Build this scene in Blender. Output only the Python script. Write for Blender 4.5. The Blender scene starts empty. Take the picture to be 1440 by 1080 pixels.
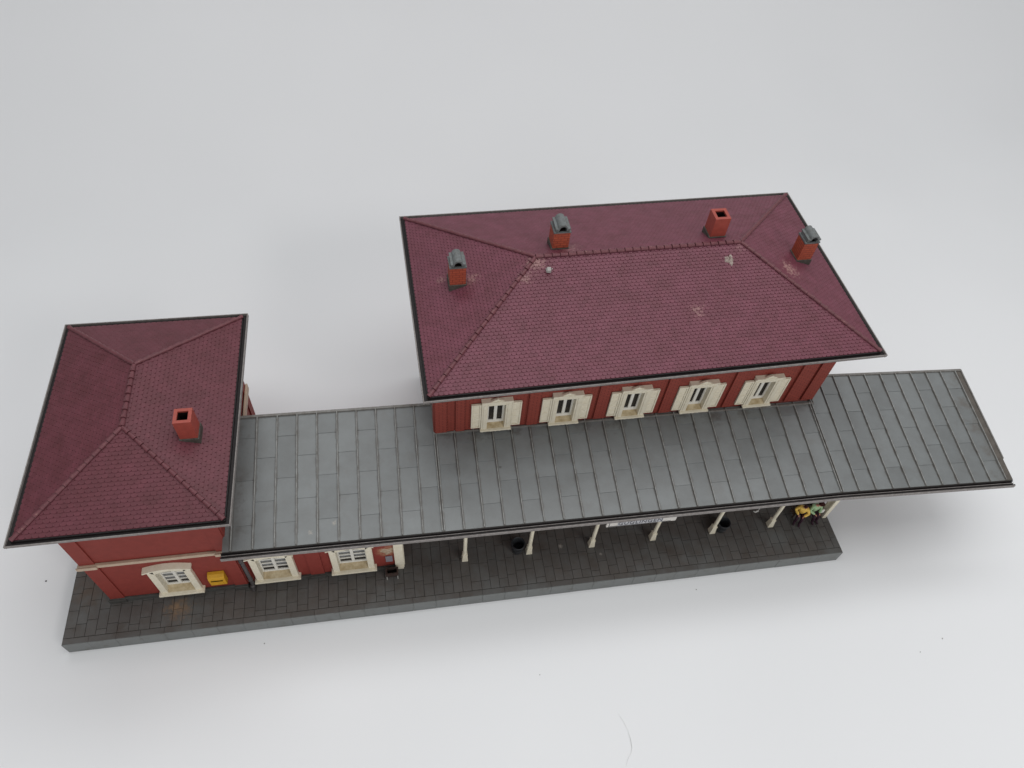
import bpy, bmesh, math, random
from mathutils import Vector, Matrix
random.seed(7)
R=math.radians
S=bpy.context.scene
COL=S.collection
S.unit_settings.system='METRIC'; S.unit_settings.scale_length=0.01      # one unit is one centimetre: it is a table-top model

# ------------------------------------------------------------------ materials
def mat(name, col, rough=.5, spec=.4, noise=0, nscale=3., dark=None, bump=0, bscale=40., metal=0):
    m=bpy.data.materials.new(name); m.use_nodes=True
    nt=m.node_tree; b=nt.nodes['Principled BSDF']
    b.inputs['Base Color'].default_value=(*col,1); b.inputs['Roughness'].default_value=rough
    b.inputs['Specular IOR Level'].default_value=spec; b.inputs['Metallic'].default_value=metal
    tc=nt.nodes.new('ShaderNodeTexCoord')
    if noise:
        n=nt.nodes.new('ShaderNodeTexNoise'); n.inputs['Scale'].default_value=nscale; n.inputs['Detail'].default_value=7; n.inputs['Roughness'].default_value=.65
        nt.links.new(tc.outputs['Object'],n.inputs['Vector'])
        mp=nt.nodes.new('ShaderNodeMapRange'); mp.inputs[1].default_value=.35; mp.inputs[2].default_value=.7
        nt.links.new(n.outputs['Fac'],mp.inputs[0])
        mx=nt.nodes.new('ShaderNodeMix'); mx.data_type='RGBA'
        mx.inputs[6].default_value=(*col,1); mx.inputs[7].default_value=(*(dark or tuple(c*(1-noise) for c in col)),1)
        nt.links.new(mp.outputs[0],mx.inputs[0]); nt.links.new(mx.outputs[2],b.inputs['Base Color'])
        m['mix']=mx.name
    if bump:
        n2=nt.nodes.new('ShaderNodeTexNoise'); n2.inputs['Scale'].default_value=bscale; n2.inputs['Detail'].default_value=4
        nt.links.new(tc.outputs['Object'],n2.inputs['Vector'])
        bp=nt.nodes.new('ShaderNodeBump'); bp.inputs['Strength'].default_value=bump; bp.inputs['Distance'].default_value=.03
        nt.links.new(n2.outputs['Fac'],bp.inputs['Height']); nt.links.new(bp.outputs['Normal'],b.inputs['Normal'])
    return m
def out_of(m):
    nt=m.node_tree; b=nt.nodes['Principled BSDF']; l=b.inputs['Base Color'].links
    return nt,b,(l[0].from_socket if l else None)
def overlay(m, col, scale, lo, hi, amount=1., detail=5, stretch=(1,1,1), rand_island=0, rough=None):
    """blotches of another colour laid over the base colour"""
    nt,b,src=out_of(m)
    tc=nt.nodes.new('ShaderNodeTexCoord'); mpn=nt.nodes.new('ShaderNodeMapping'); mpn.inputs['Scale'].default_value=stretch
    nt.links.new(tc.outputs['Object'],mpn.inputs['Vector'])
    n=nt.nodes.new('ShaderNodeTexNoise'); n.inputs['Scale'].default_value=scale; n.inputs['Detail'].default_value=detail; n.inputs['Roughness'].default_value=.6
    nt.links.new(mpn.outputs[0],n.inputs['Vector'])
    mr=nt.nodes.new('ShaderNodeMapRange'); mr.inputs[1].default_value=lo; mr.inputs[2].default_value=hi; mr.inputs[4].default_value=amount
    nt.links.new(n.outputs['Fac'],mr.inputs[0])
    mx=nt.nodes.new('ShaderNodeMix'); mx.data_type='RGBA'
    if src: nt.links.new(src,mx.inputs[6])
    else: mx.inputs[6].default_value=b.inputs['Base Color'].default_value
    mx.inputs[7].default_value=(*col,1)
    nt.links.new(mr.outputs[0],mx.inputs[0]); nt.links.new(mx.outputs[2],b.inputs['Base Color'])
    return mx
def island_tone(m, lo, hi):
    nt,b,src=out_of(m)
    g=nt.nodes.new('ShaderNodeNewGeometry'); mr=nt.nodes.new('ShaderNodeMapRange'); mr.inputs[3].default_value=lo; mr.inputs[4].default_value=hi
    nt.links.new(g.outputs['Random Per Island'],mr.inputs[0])
    mx=nt.nodes.new('ShaderNodeMix'); mx.data_type='RGBA'; mx.blend_type='MULTIPLY'; mx.inputs[0].default_value=1
    if src: nt.links.new(src,mx.inputs[6])
    else: mx.inputs[6].default_value=b.inputs['Base Color'].default_value
    cb=nt.nodes.new('ShaderNodeCombineColor')
    for i in range(3): nt.links.new(mr.outputs[0],cb.inputs[i])
    nt.links.new(cb.outputs[0],mx.inputs[7]); nt.links.new(mx.outputs[2],b.inputs['Base Color'])
def spot(m, pt, rad, col, amount=.9, wob=.5, wscale=5., inner=0.0):
    """one stain with a ragged outline round a point in the object's own coordinates"""
    nt,b,src=out_of(m)
    tc=nt.nodes.new('ShaderNodeTexCoord')
    d=nt.nodes.new('ShaderNodeVectorMath'); d.operation='DISTANCE'; d.inputs[1].default_value=pt
    nt.links.new(tc.outputs['Object'],d.inputs[0])
    n=nt.nodes.new('ShaderNodeTexNoise'); n.inputs['Scale'].default_value=wscale; n.inputs['Detail'].default_value=6; n.inputs['Roughness'].default_value=.7
    nt.links.new(tc.outputs['Object'],n.inputs['Vector'])
    a=nt.nodes.new('ShaderNodeMath'); a.operation='MULTIPLY_ADD'; a.inputs[1].default_value=rad*wob*4; a.inputs[2].default_value=-rad*wob*2
    nt.links.new(n.outputs['Fac'],a.inputs[0])
    s=nt.nodes.new('ShaderNodeMath'); s.operation='ADD'; nt.links.new(d.outputs['Value'],s.inputs[0]); nt.links.new(a.outputs[0],s.inputs[1])
    mr=nt.nodes.new('ShaderNodeMapRange'); mr.inputs[1].default_value=rad*inner; mr.inputs[2].default_value=rad; mr.inputs[3].default_value=amount; mr.inputs[4].default_value=0
    nt.links.new(s.outputs[0],mr.inputs[0])
    mx=nt.nodes.new('ShaderNodeMix'); mx.data_type='RGBA'
    if src: nt.links.new(src,mx.inputs[6])
    else: mx.inputs[6].default_value=b.inputs['Base Color'].default_value
    mx.inputs[7].default_value=(*col,1)
    nt.links.new(mr.outputs[0],mx.inputs[0]); nt.links.new(mx.outputs[2],b.inputs['Base Color'])
def brick_mat(name, c1, c2, mortar, bw=.26, bh=.085, rough=.55, spec=.35):
    m=mat(name,c1,rough,spec); nt=m.node_tree; b=nt.nodes['Principled BSDF']
    tc=nt.nodes.new('ShaderNodeTexCoord'); sx=nt.nodes.new('ShaderNodeSeparateXYZ'); nt.links.new(tc.outputs['Object'],sx.inputs[0])
    ad=nt.nodes.new('ShaderNodeMath'); nt.links.new(sx.outputs[0],ad.inputs[0]); nt.links.new(sx.outputs[1],ad.inputs[1])
    cx=nt.nodes.new('ShaderNodeCombineXYZ'); nt.links.new(ad.outputs[0],cx.inputs[0]); nt.links.new(sx.outputs[2],cx.inputs[1])
    t=nt.nodes.new('ShaderNodeTexBrick'); t.inputs['Scale'].default_value=1; t.inputs['Brick Width'].default_value=bw; t.inputs['Row Height'].default_value=bh
    t.inputs['Mortar Size'].default_value=.02; t.inputs['Mortar Smooth'].default_value=.6
    t.inputs['Color1'].default_value=(*c1,1); t.inputs['Color2'].default_value=(*c2,1); t.inputs['Mortar'].default_value=(*mortar,1)
    nt.links.new(cx.outputs[0],t.inputs['Vector']); nt.links.new(t.outputs['Color'],b.inputs['Base Color'])
    bp=nt.nodes.new('ShaderNodeBump'); bp.invert=True; bp.inputs['Strength'].default_value=.5; bp.inputs['Distance'].default_value=.015
    nt.links.new(t.outputs['Fac'],bp.inputs['Height']); nt.links.new(bp.outputs['Normal'],b.inputs['Normal'])
    return m

M={}
M['paper']=mat('white_paper',(.775,.78,.788),.75,.2,bump=.05,bscale=1.2)
overlay(M['paper'],(.742,.747,.755),.035,.4,.75,.8,detail=2)
def tile_mat(name,col):
    m=mat(name,col,.47,.33,noise=.32,nscale=1.1,dark=tuple(c*f for c,f in zip(col,(.74,.72,.66))))
    island_tone(m,.93,1.06)
    overlay(m,(.30,.15,.13),4.5,.68,.82,.4,detail=9)
    overlay(m,(.40,.29,.26),11,.73,.79,.45,detail=9,stretch=(.45,1,1))
    return m
M['tile']=tile_mat('maroon_roof_tile',(.158,.046,.068))
for (px,py,pz,pr,am) in ((41.45,11.4,15.05,.55,.5),(26.9,12.0,16.1,.5,.42),(26.2,11.2,15.9,.4,.4),(23.5,12.3,14.85,.42,.30),(21.9,12.9,14.4,.3,.28),(28.9,13.2,16,.6,.25),(35.3,8.9,15,.4,.35),(38.5,12.3,16.1,.3,.15)):
    a_=math.radians(-1.491); dx,dy=px-32,py-12
    spot(M['tile'],(dx*math.cos(a_)-dy*math.sin(a_),dx*math.sin(a_)+dy*math.cos(a_),pz-1.1),pr,(.42,.26,.23),min(1,am*1.25),1.6,7)
M['tile_left']=tile_mat('darker_maroon_roof_tile',(.128,.034,.046))
M['crevice']=mat('dirt_between_tiles',(.095,.030,.038),.8,.1)
M['cap']=mat('ridge_tile',(.145,.044,.053),.5,.4,noise=.3,nscale=3)
overlay(M['cap'],(.36,.2,.17),5,.62,.75,.6,detail=8)
M['gutter']=mat('gutter_inside',(.020,.016,.016),.55,.3,noise=.4,nscale=3)
M['lip']=mat('gutter_rim',(.25,.23,.22),.5,.4,noise=.35,nscale=5,dark=(.16,.14,.13))
M['zinc']=mat('grey_sheet_roof',(.172,.183,.183),.40,.5,noise=.25,nscale=.8,dark=(.143,.149,.147),bump=.06,bscale=25)
island_tone(M['zinc'],.9,1.07)
overlay(M['zinc'],(.12,.108,.095),.9,.58,.85,.5,detail=6)
overlay(M['zinc'],(.055,.048,.042),7,.74,.78,.7,detail=6)
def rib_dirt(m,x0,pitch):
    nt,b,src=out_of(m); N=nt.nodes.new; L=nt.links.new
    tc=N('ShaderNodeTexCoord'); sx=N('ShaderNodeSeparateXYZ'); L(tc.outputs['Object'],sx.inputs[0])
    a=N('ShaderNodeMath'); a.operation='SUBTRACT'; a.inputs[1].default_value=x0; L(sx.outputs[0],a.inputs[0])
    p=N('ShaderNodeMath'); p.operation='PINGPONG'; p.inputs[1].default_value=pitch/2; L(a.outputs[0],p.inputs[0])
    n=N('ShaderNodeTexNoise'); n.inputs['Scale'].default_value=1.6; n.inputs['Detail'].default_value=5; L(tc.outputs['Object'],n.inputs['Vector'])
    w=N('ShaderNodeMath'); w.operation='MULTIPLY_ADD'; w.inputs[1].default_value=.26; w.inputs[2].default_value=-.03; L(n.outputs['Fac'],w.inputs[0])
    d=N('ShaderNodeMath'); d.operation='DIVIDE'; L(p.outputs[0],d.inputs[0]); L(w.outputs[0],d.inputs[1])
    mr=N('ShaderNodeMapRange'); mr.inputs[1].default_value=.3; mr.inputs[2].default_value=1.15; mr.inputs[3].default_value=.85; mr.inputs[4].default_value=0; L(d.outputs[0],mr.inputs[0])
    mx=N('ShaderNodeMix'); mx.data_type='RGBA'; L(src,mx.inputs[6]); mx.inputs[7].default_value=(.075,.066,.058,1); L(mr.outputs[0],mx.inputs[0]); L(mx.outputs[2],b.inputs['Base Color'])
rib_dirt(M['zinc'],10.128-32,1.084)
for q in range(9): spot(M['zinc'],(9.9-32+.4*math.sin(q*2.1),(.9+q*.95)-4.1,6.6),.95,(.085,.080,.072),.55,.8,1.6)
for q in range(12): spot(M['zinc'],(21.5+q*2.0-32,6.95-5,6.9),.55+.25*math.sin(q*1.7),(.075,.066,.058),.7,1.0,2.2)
for q in range(5): spot(M['zinc'],(54.3-32,1.4+1.7*q-5,6.1),.8,(.105,.090,.075),.6,.9,1.8)
for px,py in ((27.2,3.9),(30.4,5.7),(35.9,3.0),(36.9,2.6),(14.0,4.9),(13.7,2.6),(50.0,4.2),(24.4,4.6)): spot(M['zinc'],(px-32,py-5,6.6),.10,(.05,.045,.04),.9,.8,6)
for px,py in ((15.3,2.3),(14.1,1.9)): spot(M['zinc'],(px-32,py-5,6.3),.14,(.40,.36,.30),.8,.9,8)
M['rib']=mat('standing_seam',(.29,.295,.285),.45,.45,noise=.5,nscale=3,dark=(.15,.14,.125))
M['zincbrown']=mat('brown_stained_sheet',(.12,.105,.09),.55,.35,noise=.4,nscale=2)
M['trim']=mat('grey_flashing',(.20,.195,.185),.5,.4,noise=.4,nscale=3,dark=(.12,.105,.09))
M['brick']=brick_mat('red_brick_wall',(.31,.060,.041),(.28,.054,.038),(.105,.018,.014),.40,.125)
overlay(M['brick'],(.20,.037,.027),1.2,.45,.75,.55)
overlay(M['brick'],(.30,.075,.055),9,.62,.75,.45,detail=6,stretch=(.4,.4,1))
M['smoothred']=mat('smooth_red_wall',(.25,.044,.034),.62,.22,noise=.15,nscale=2.5,bump=.04,bscale=30)
M['chimbrick']=brick_mat('orange_red_chimney_brick',(.42,.088,.045),(.36,.075,.04),(.20,.035,.022),.36,.16)
M['chimred']=mat('plain_red_chimney',(.36,.068,.048),.45,.5,noise=.2,nscale=5)
M['flue_dark']=mat('dark_flue',(.012,.006,.006),.9,.1)  # near-black colour for the insides of flues and hood openings
M['cream']=mat('cream_plastic',(.80,.745,.61),.5,.4,noise=.14,nscale=4,dark=(.72,.65,.50))
M['cream_dirty']=mat('stained_cream_sill',(.60,.50,.33),.55,.3,noise=.5,nscale=3,dark=(.36,.26,.13))
M['white_frame']=mat('white_sash',(.78,.76,.70),.4,.4)
M['cornice']=mat('beige_cornice',(.56,.43,.32),.55,.3,noise=.2,nscale=3)
M['glass']=mat('dark_pane',(.022,.019,.016),.25,.5,noise=.3,nscale=3)
M['plat']=mat('dark_grey_paving',(.104,.099,.094),.55,.35,noise=.4,nscale=1.5,dark=(.088,.077,.069),bump=.08,bscale=20)
island_tone(M['plat'],.92,1.08)
overlay(M['plat'],(.135,.142,.140),.5,.5,.75,.65,detail=4)
overlay(M['plat'],(.066,.050,.040),.6,.54,.78,.65,detail=7)
M['joint']=mat('dirty_joints',(.046,.039,.034),.9,.1)
M['kerb']=mat('grey_platform_edge',(.165,.174,.171),.5,.4,noise=.3,nscale=1.0,dark=(.15,.155,.15))
overlay(M['kerb'],(.07,.055,.04),1.6,.55,.8,.7,detail=8)
M['plinth']=mat('dark_plinth',(.075,.077,.073),.6,.3,noise=.4,nscale=2,dark=(.05,.043,.036))
M['pipe']=mat('dark_downpipe',(.085,.075,.075),.45,.4,noise=.3,nscale=4)
M['capgrey']=mat('grey_chimney_cap',(.155,.168,.170),.42,.45,noise=.3,nscale=5,dark=(.095,.097,.09))
M['flash']=mat('dirty_chimney_flashing',(.085,.08,.07),.6,.3,noise=.5,nscale=4,dark=(.045,.038,.03))
M['yellow']=mat('yellow_letterbox',(.68,.36,.02),.5,.35,noise=.25,nscale=3)
M['binm']=mat('dark_bin_plastic',(.030,.032,.036),.42,.45)
M['brownbox']=mat('dark_brown_plastic',(.060,.038,.032),.55,.35,noise=.2,nscale=5)
M['black']=mat('dark_inside',(.008,.007,.006),.8,.1)
M['pale']=mat('pale_grey_plastic',(.33,.32,.30),.5,.4)
M['plate']=mat('grey_notice',(.27,.25,.28),.4,.4,noise=.2,nscale=6)
M['glue']=mat('old_glue',(.50,.40,.29),.35,.5,noise=.4,nscale=9,dark=(.30,.19,.12))
M['gluegrey']=mat('dried_grey_glue',(.38,.32,.28),.45,.4,noise=.5,nscale=10,dark=(.22,.16,.14))
M['signgrey']=mat('pale_grey_sign_field',(.47,.47,.49),.5,.3)
M['signwhite']=mat('sign_white',(.62,.59,.55),.5,.3)
M['signink']=mat('sign_dark_border',(.10,.10,.115),.6,.2)
M['skin']=mat('painted_skin',(.52,.26,.19),.5,.3)
M['pyellow']=mat('painted_yellow',(.90,.60,.13),.5,.3,noise=.3,nscale=6)
M['pgreen']=mat('painted_green',(.40,.58,.33),.5,.3,noise=.3,nscale=6)
M['pdark']=mat('painted_dark_plum',(.032,.012,.022),.6,.2)
M['phair']=mat('painted_dark_hair',(.045,.012,.010),.6,.2)
M['pwhite']=mat('painted_white',(.72,.70,.64),.5,.3)
M['ppaleg']=mat('painted_pale_green',(.45,.52,.40),.5,.3)
M['speck']=mat('dark_speck',(.05,.045,.04),.7,.2)
M['greyspeck']=mat('grey_speck',(.22,.21,.20),.7,.2)
M['hair']=mat('grey_crease',(.50,.50,.49),.7,.2)  # colour of the crease line in the paper
M['bench']=mat('brown_bench',(.055,.033,.022),.6,.3)

# striped printed curtains on the ground-floor panes
def curtain_mat():
    m=mat('printed_curtain_pane',(.02,.018,.015),.3,.5); nt=m.node_tree; b=nt.nodes['Principled BSDF']
    tc=nt.nodes.new('ShaderNodeTexCoord'); sx=nt.nodes.new('ShaderNodeSeparateXYZ'); nt.links.new(tc.outputs['Generated'],sx.inputs[0])
    st=nt.nodes.new('ShaderNodeMapRange'); st.inputs[1].default_value=.20; st.inputs[2].default_value=.22; nt.links.new(sx.outputs[2],st.inputs[0])
    n=nt.nodes.new('ShaderNodeTexNoise'); n.inputs['Scale'].default_value=14; n.inputs['Detail'].default_value=3; nt.links.new(tc.outputs['Object'],n.inputs['Vector'])
    cr=nt.nodes.new('ShaderNodeMix'); cr.data_type='RGBA'; cr.inputs[6].default_value=(.10,.105,.105,1); cr.inputs[7].default_value=(.34,.35,.36,1); nt.links.new(n.outputs['Fac'],cr.inputs[0])
    mx=nt.nodes.new('ShaderNodeMix'); mx.data_type='RGBA'; mx.inputs[6].default_value=(.025,.02,.017,1)
    nt.links.new(st.outputs[0],mx.inputs[0]); nt.links.new(cr.outputs[2],mx.inputs[7]); nt.links.new(mx.outputs[2],b.inputs['Base Color'])
    return m
M['curtain']=curtain_mat()

# ------------------------------------------------------------------ mesh helpers
class MB:
    def __init__(s): s.v=[]; s.f=[]; s.m=[]
    def poly(s,pts,mi=0):
        i=len(s.v); s.v+= [tuple(p) for p in pts]; s.f.append(tuple(range(i,i+len(pts)))); s.m.append(mi)
    def hexa(s,p,mi=0):         # 4 bottom + 4 top points, same winding
        i=len(s.v); s.v+=[tuple(q) for q in p]
        for f in ((3,2,1,0),(4,5,6,7),(0,1,5,4),(1,2,6,5),(2,3,7,6),(3,0,4,7)): s.f.append(tuple(i+k for k in f)); s.m.append(mi)
    def box(s,x0,x1,y0,y1,z0,z1,mi=0):
        s.hexa([(x0,y0,z0),(x1,y0,z0),(x1,y1,z0),(x0,y1,z0),(x0,y0,z1),(x1,y0,z1),(x1,y1,z1),(x0,y1,z1)],mi)
    def prism(s,pts,vec,mi=0):  # polygon pts (3d) swept by vec
        n=len(pts); i=len(s.v); s.v+=[tuple(p) for p in pts]+[tuple(Vector(p)+Vector(vec)) for p in pts]
        s.f.append(tuple(range(i+n-1,i-1,-1))); s.m.append(mi)
        s.f.append(tuple(range(i+n,i+2*n))); s.m.append(mi)
        for k in range(n):
            j=(k+1)%n; s.f.append((i+k,i+j,i+n+j,i+n+k)); s.m.append(mi)
    def tube(s,path,rad,n=10,mi=0,cap=True):
        path=[Vector(p) for p in path]; 
        if not hasattr(rad,'__len__'): rad=[rad]*len(path)
        rings=[]
        for k,p in enumerate(path):
            t=(path[min(k+1,len(path)-1)]-path[max(k-1,0)]).normalized()
            a=t.cross(Vector((0,0,1)) if abs(t.z)<.9 else Vector((1,0,0))).normalized(); b=t.cross(a)
            i=len(s.v); s.v+=[tuple(p+(a*math.cos(2*math.pi*q/n)+b*math.sin(2*math.pi*q/n))*rad[k]) for q in range(n)]; rings.append(i)
        for i,j in zip(rings,rings[1:]):
            for q in range(n): s.f.append((i+q,i+(q+1)%n,j+(q+1)%n,j+q)); s.m.append(mi)
        if cap:
            s.f.append(tuple(range(rings[0],rings[0]+n))); s.m.append(mi); s.f.append(tuple(range(rings[-1],rings[-1]+n))); s.m.append(mi)
    def lathe(s,prof,c,n=28,mi=0):   # prof (r,z), may double back to give a wall a thickness
        rings=[]
        for r,z in prof:
            i=len(s.v); s.v+=[(c[0]+r*math.cos(2*math.pi*q/n),c[1]+r*math.sin(2*math.pi*q/n),c[2]+z) for q in range(n)]; rings.append(i)
        for i,j in zip(rings,rings[1:]):
            for q in range(n): s.f.append((i+q,i+(q+1)%n,j+(q+1)%n,j+q)); s.m.append(mi)
        s.f.append(tuple(range(rings[0],rings[0]+n))); s.m.append(mi); s.f.append(tuple(range(rings[-1],rings[-1]+n))); s.m.append(mi)
    def build(s,name,mats,parent=None,org=None,bevel=0,smooth=False,merge=False):
        if not isinstance(mats,(list,tuple)): mats=[mats]
        o0=Vector(org) if org is not None else (Vector(parent['org']) if parent is not None and 'org' in parent else Vector((0,0,0)))
        me=bpy.data.meshes.new(name); me.from_pydata([tuple(Vector(p)-o0) for p in s.v],[],s.f)
        for m in mats: me.materials.append(m)
        for p,k in zip(me.polygons,s.m): p.material_index=k
        bm=bmesh.new(); bm.from_mesh(me)
        if merge: bmesh.ops.remove_doubles(bm,verts=bm.verts,dist=1e-4)
        bmesh.ops.recalc_face_normals(bm,faces=bm.faces); bm.to_mesh(me); bm.free()
        if smooth:
            for p in me.polygons: p.use_smooth=True
        ob=bpy.data.objects.new(name,me); COL.objects.link(ob)
        if parent is not None:
            ob.parent=parent; ob['org']=tuple(o0)
        elif org is not None: ob.location=o0; ob['org']=tuple(o0)
        if bevel:
            b=ob.modifiers.new('Bevel','BEVEL'); b.width=bevel; b.segments=2; b.limit_method='ANGLE'; b.angle_limit=R(40)
        return ob
def tag(o,label=None,cat=None,group=None,kind=None):
    if label: o['label']=label
    if cat: o['category']=cat
    if group: o['group']=group
    if kind: o['kind']=kind
    return o
def thing(name,label,cat,org,rot=0,group=None):
    o=bpy.data.objects.new(name,None); COL.objects.link(o); o.empty_display_size=.5
    o.location=org; o.rotation_euler=(0,0,R(rot)); o['org']=tuple(org)
    return tag(o,label,cat,group)

# ------------------------------------------------------------------ tiles, hip roofs
def tiled_slope(e0,e1,t1,t0,w,h,th,mi_tile,mi_dark,acc,jit=.004):
    """scalloped tiles over the slope with eave e0-e1 and top t0-t1 (t0 may equal t1); adds polygons to acc"""
    e0,e1,t0,t1=map(Vector,(e0,e1,t0,t1))
    u=(e1-e0).normalized(); up=t0-e0; v=(up-u*up.dot(u)).normalized(); n=u.cross(v)
    if n.z<0: n=-n
    Lu=(e1-e0).length; H=(t0-e0).dot(v)
    l0=(t0-e0).dot(u); l1=(t1-e0).dot(u)
    P=lambda a,b,c: e0+u*a+v*b+n*c
    bm=bmesh.new()
    rows=int(H/h)+1; cols=int(Lu/w)+2
    sc=[(0,.46),(.09,.16),(.24,.03),(.5,0),(.76,.03),(.91,.16),(1,.46)]
    for r in range(rows):
        v0=r*h; lim0=l0*v0/H-w*1.5; lim1=Lu-(Lu-l1)*v0/H+w*1.5
        wob=random.uniform(-.004,.004)
        for c in range(-1,cols):
            u0=(c+(.5 if r%2 else 0))*w
            if u0<lim0 or u0+w>lim1+w: continue
            j=random.uniform(-jit,jit)*.6; g=.0008
            low=[(u0+g+(w-2*g)*a, v0+h*b+wob, th+j) for a,b in sc]
            ptop=[(u0+w-g,v0+h*1.06,.006),(u0+g,v0+h*1.06,.006)]
            vt=[bm.verts.new(P(*q)) for q in low+ptop]
            f=bm.faces.new(vt); f.material_index=mi_tile
            lo=[bm.verts.new(P(q[0],q[1],-.01)) for q in low]
            for k in range(len(low)-1):
                f=bm.faces.new((vt[k],lo[k],lo[k+1],vt[k+1])); f.material_index=mi_tile
    def cut(pa,pb,inside):
        d=(pb-pa).normalized(); pn=d.cross(n).normalized()
        if (inside-pa).dot(pn)>0: pn=-pn
        geom=bm.verts[:]+bm.edges[:]+bm.faces[:]
        bmesh.ops.bisect_plane(bm,geom=geom,plane_co=pa,plane_no=pn,clear_outer=True,clear_inner=False)
    mid=(e0+e1+t0+t1)/4
    cut(e0,t0,mid); cut(e1,t1,mid)
    if (t1-t0).length>.01: cut(t0,t1,mid)
    bm.verts.ensure_lookup_table(); i0=len(acc.v)
    bm.verts.index_update()
    acc.v+=[tuple(x.co) for x in bm.verts]
    for f in bm.faces: acc.f.append(tuple(i0+x.index for x in f.verts)); acc.m.append(f.material_index)
    bm.free()
    acc.poly([P(0,0,0),P(Lu,0,0),t1,t0] if (t1-t0).length>.01 else [P(0,0,0),P(Lu,0,0),t0],mi_dark)
def caps(a,b,seg,r,jit=.01):
    mb=MB(); a,b=Vector(a),Vector(b); L=(b-a).length; n=max(2,int(L/seg)); d=(b-a)/L
    side=d.cross(Vector((0,0,1))).normalized(); up=side.cross(d)
    for k in range(n):
        p=a+d*(L*k/n); q=a+d*(L*(k+1)/n-.022); j=random.uniform(-jit,jit)
        r0=r*1.22; r1=r*.86
        pr=[]
        for (pt,rr,lift) in ((p,r0,.015),(q,r1,-.012)):
            ring=[pt+side*(rr*math.cos(t))*1.05+up*(rr*math.sin(t)*.95+lift+j) for t in [math.pi*i/8 for i in range(9)]]
            pr.append(ring)
        i=len(mb.v); mb.v+=[tuple(x) for x in pr[0]+pr[1]]
        for q_ in range(8): mb.f.append((i+q_,i+q_+1,i+9+q_+1,i+9+q_)); mb.m.append(0)
        mb.f.append(tuple(range(i,i+9))); mb.m.append(0); mb.f.append(tuple(range(i+9,i+18))); mb.m.append(0)
    return mb
GW=.30
def hip_roof(root,rect,ze,zr,axis,d,tmat,w,h,th,rot=0):
    x0,x1,y0,y1=rect; i=GW
    c=[(x0+i,y0+i,ze+.02),(x1-i,y0+i,ze+.02),(x1-i,y1-i,ze+.02),(x0+i,y1-i,ze+.02)]
    if axis=='x': ra=((x0+d),(y0+y1)/2,zr-.04); rb=(x1-d,(y0+y1)/2,zr-.04)
    else: ra=((x0+x1)/2,y0+d,zr-.04); rb=((x0+x1)/2,y1-d,zr-.04)
    acc=MB()
    if axis=='x':
        sl=[(c[0],c[1],rb,ra),(c[1],c[2],rb,rb),(c[2],c[3],ra,rb),(c[3],c[0],ra,ra)]
        hips=[(c[0],ra),(c[3],ra),(c[1],rb),(c[2],rb)]
    else:
        sl=[(c[0],c[1],ra,ra),(c[1],c[2],rb,ra),(c[2],c[3],rb,rb),(c[3],c[0],ra,rb)]
        hips=[(c[0],ra),(c[1],ra),(c[2],rb),(c[3],rb)]
    for e0,e1,t1,t0 in sl: tiled_slope(e0,e1,t1,t0,w,h,th,0,1,acc)
    b=[(p[0],p[1],ze-.12) for p in c]
    acc.poly(b[::-1],1)
    for k in range(4): acc.poly([b[k],b[(k+1)%4],c[(k+1)%4],c[k]],1)
    roof=acc.build('roof',[tmat,M['crevice']],root); roof.rotation_euler.z=R(rot)
    for p,q in hips:
        caps(Vector(p)+Vector((0,0,.03)),Vector(q)+Vector((0,0,.03)),.44,.10).build('hip_cap',M['cap'],roof)
    caps(Vector(ra)+Vector((0,0,.03)),Vector(rb)+Vector((0,0,.03)),.44,.11).build('ridge_cap',M['cap'],roof)
    # gutter all round: dark trough, paler outer wall
    g=MB(); zt=ze; zb=ze-.22; t=.055
    for (a0,a1,b0,b1) in ((x0+t,x1-t,y0+t,y0+i),(x0+t,x1-t,y1-i,y1-t),(x0+t,x0+i,y0+i,y1-i),(x1-i,x1-t,y0+i,y1-i)):
        g.box(a0,a1,b0,b1,zb,zb+.07,0)
    inn=.06
    for (a0,a1,b0,b1) in ((x0+i-inn,x1-i+inn,y0+i-inn,y0+i-.003),(x0+i-inn,x1-i+inn,y1-i+.003,y1-i+inn),(x0+i-inn,x0+i-.003,y0+i-.003,y1-i+.003),(x1-i+.003,x1-i+inn,y0+i-.003,y1-i+.003)):
        g.box(a0,a1,b0,b1,zb+.07,zt+.005,0)
    gut=g.build('gutter',M['gutter'],root); gut.rotation_euler.z=R(rot)
    l=MB()
    l.box(x0,x1,y0,y0+t,zb+.08,zt); l.box(x0,x1,y1-t,y1,zb-.04,zt); l.box(x0,x0+t,y0+t,y1-t,zb-.04,zt); l.box(x1-t,x1,y0+t,y1-t,zb-.04,zt)
    l.build('gutter_rim',M['lip'],gut,bevel=.012)
    return roof,ra,rb
def roof_z(rect,ze,ra,rb,axis,x,y):
    """height of the hipped surface"""
    x0,x1,y0,y1=rect; i=GW; z0=ze+.02
    k=[]
    zr=ra[2]-z0
    if axis=='x':
        k=[(y-y0-i)/((y1-y0)/2-i),(y1-i-y)/((y1-y0)/2-i),(x-x0-i)/(ra[0]-x0-i),(x1-i-x)/(x1-i-rb[0])]
    else:
        k=[(x-x0-i)/((x1-x0)/2-i),(x1-i-x)/((x1-x0)/2-i),(y-y0-i)/(ra[1]-y0-i),(y1-i-y)/(y1-i-rb[1])]
    return z0+zr*min(k)
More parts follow.
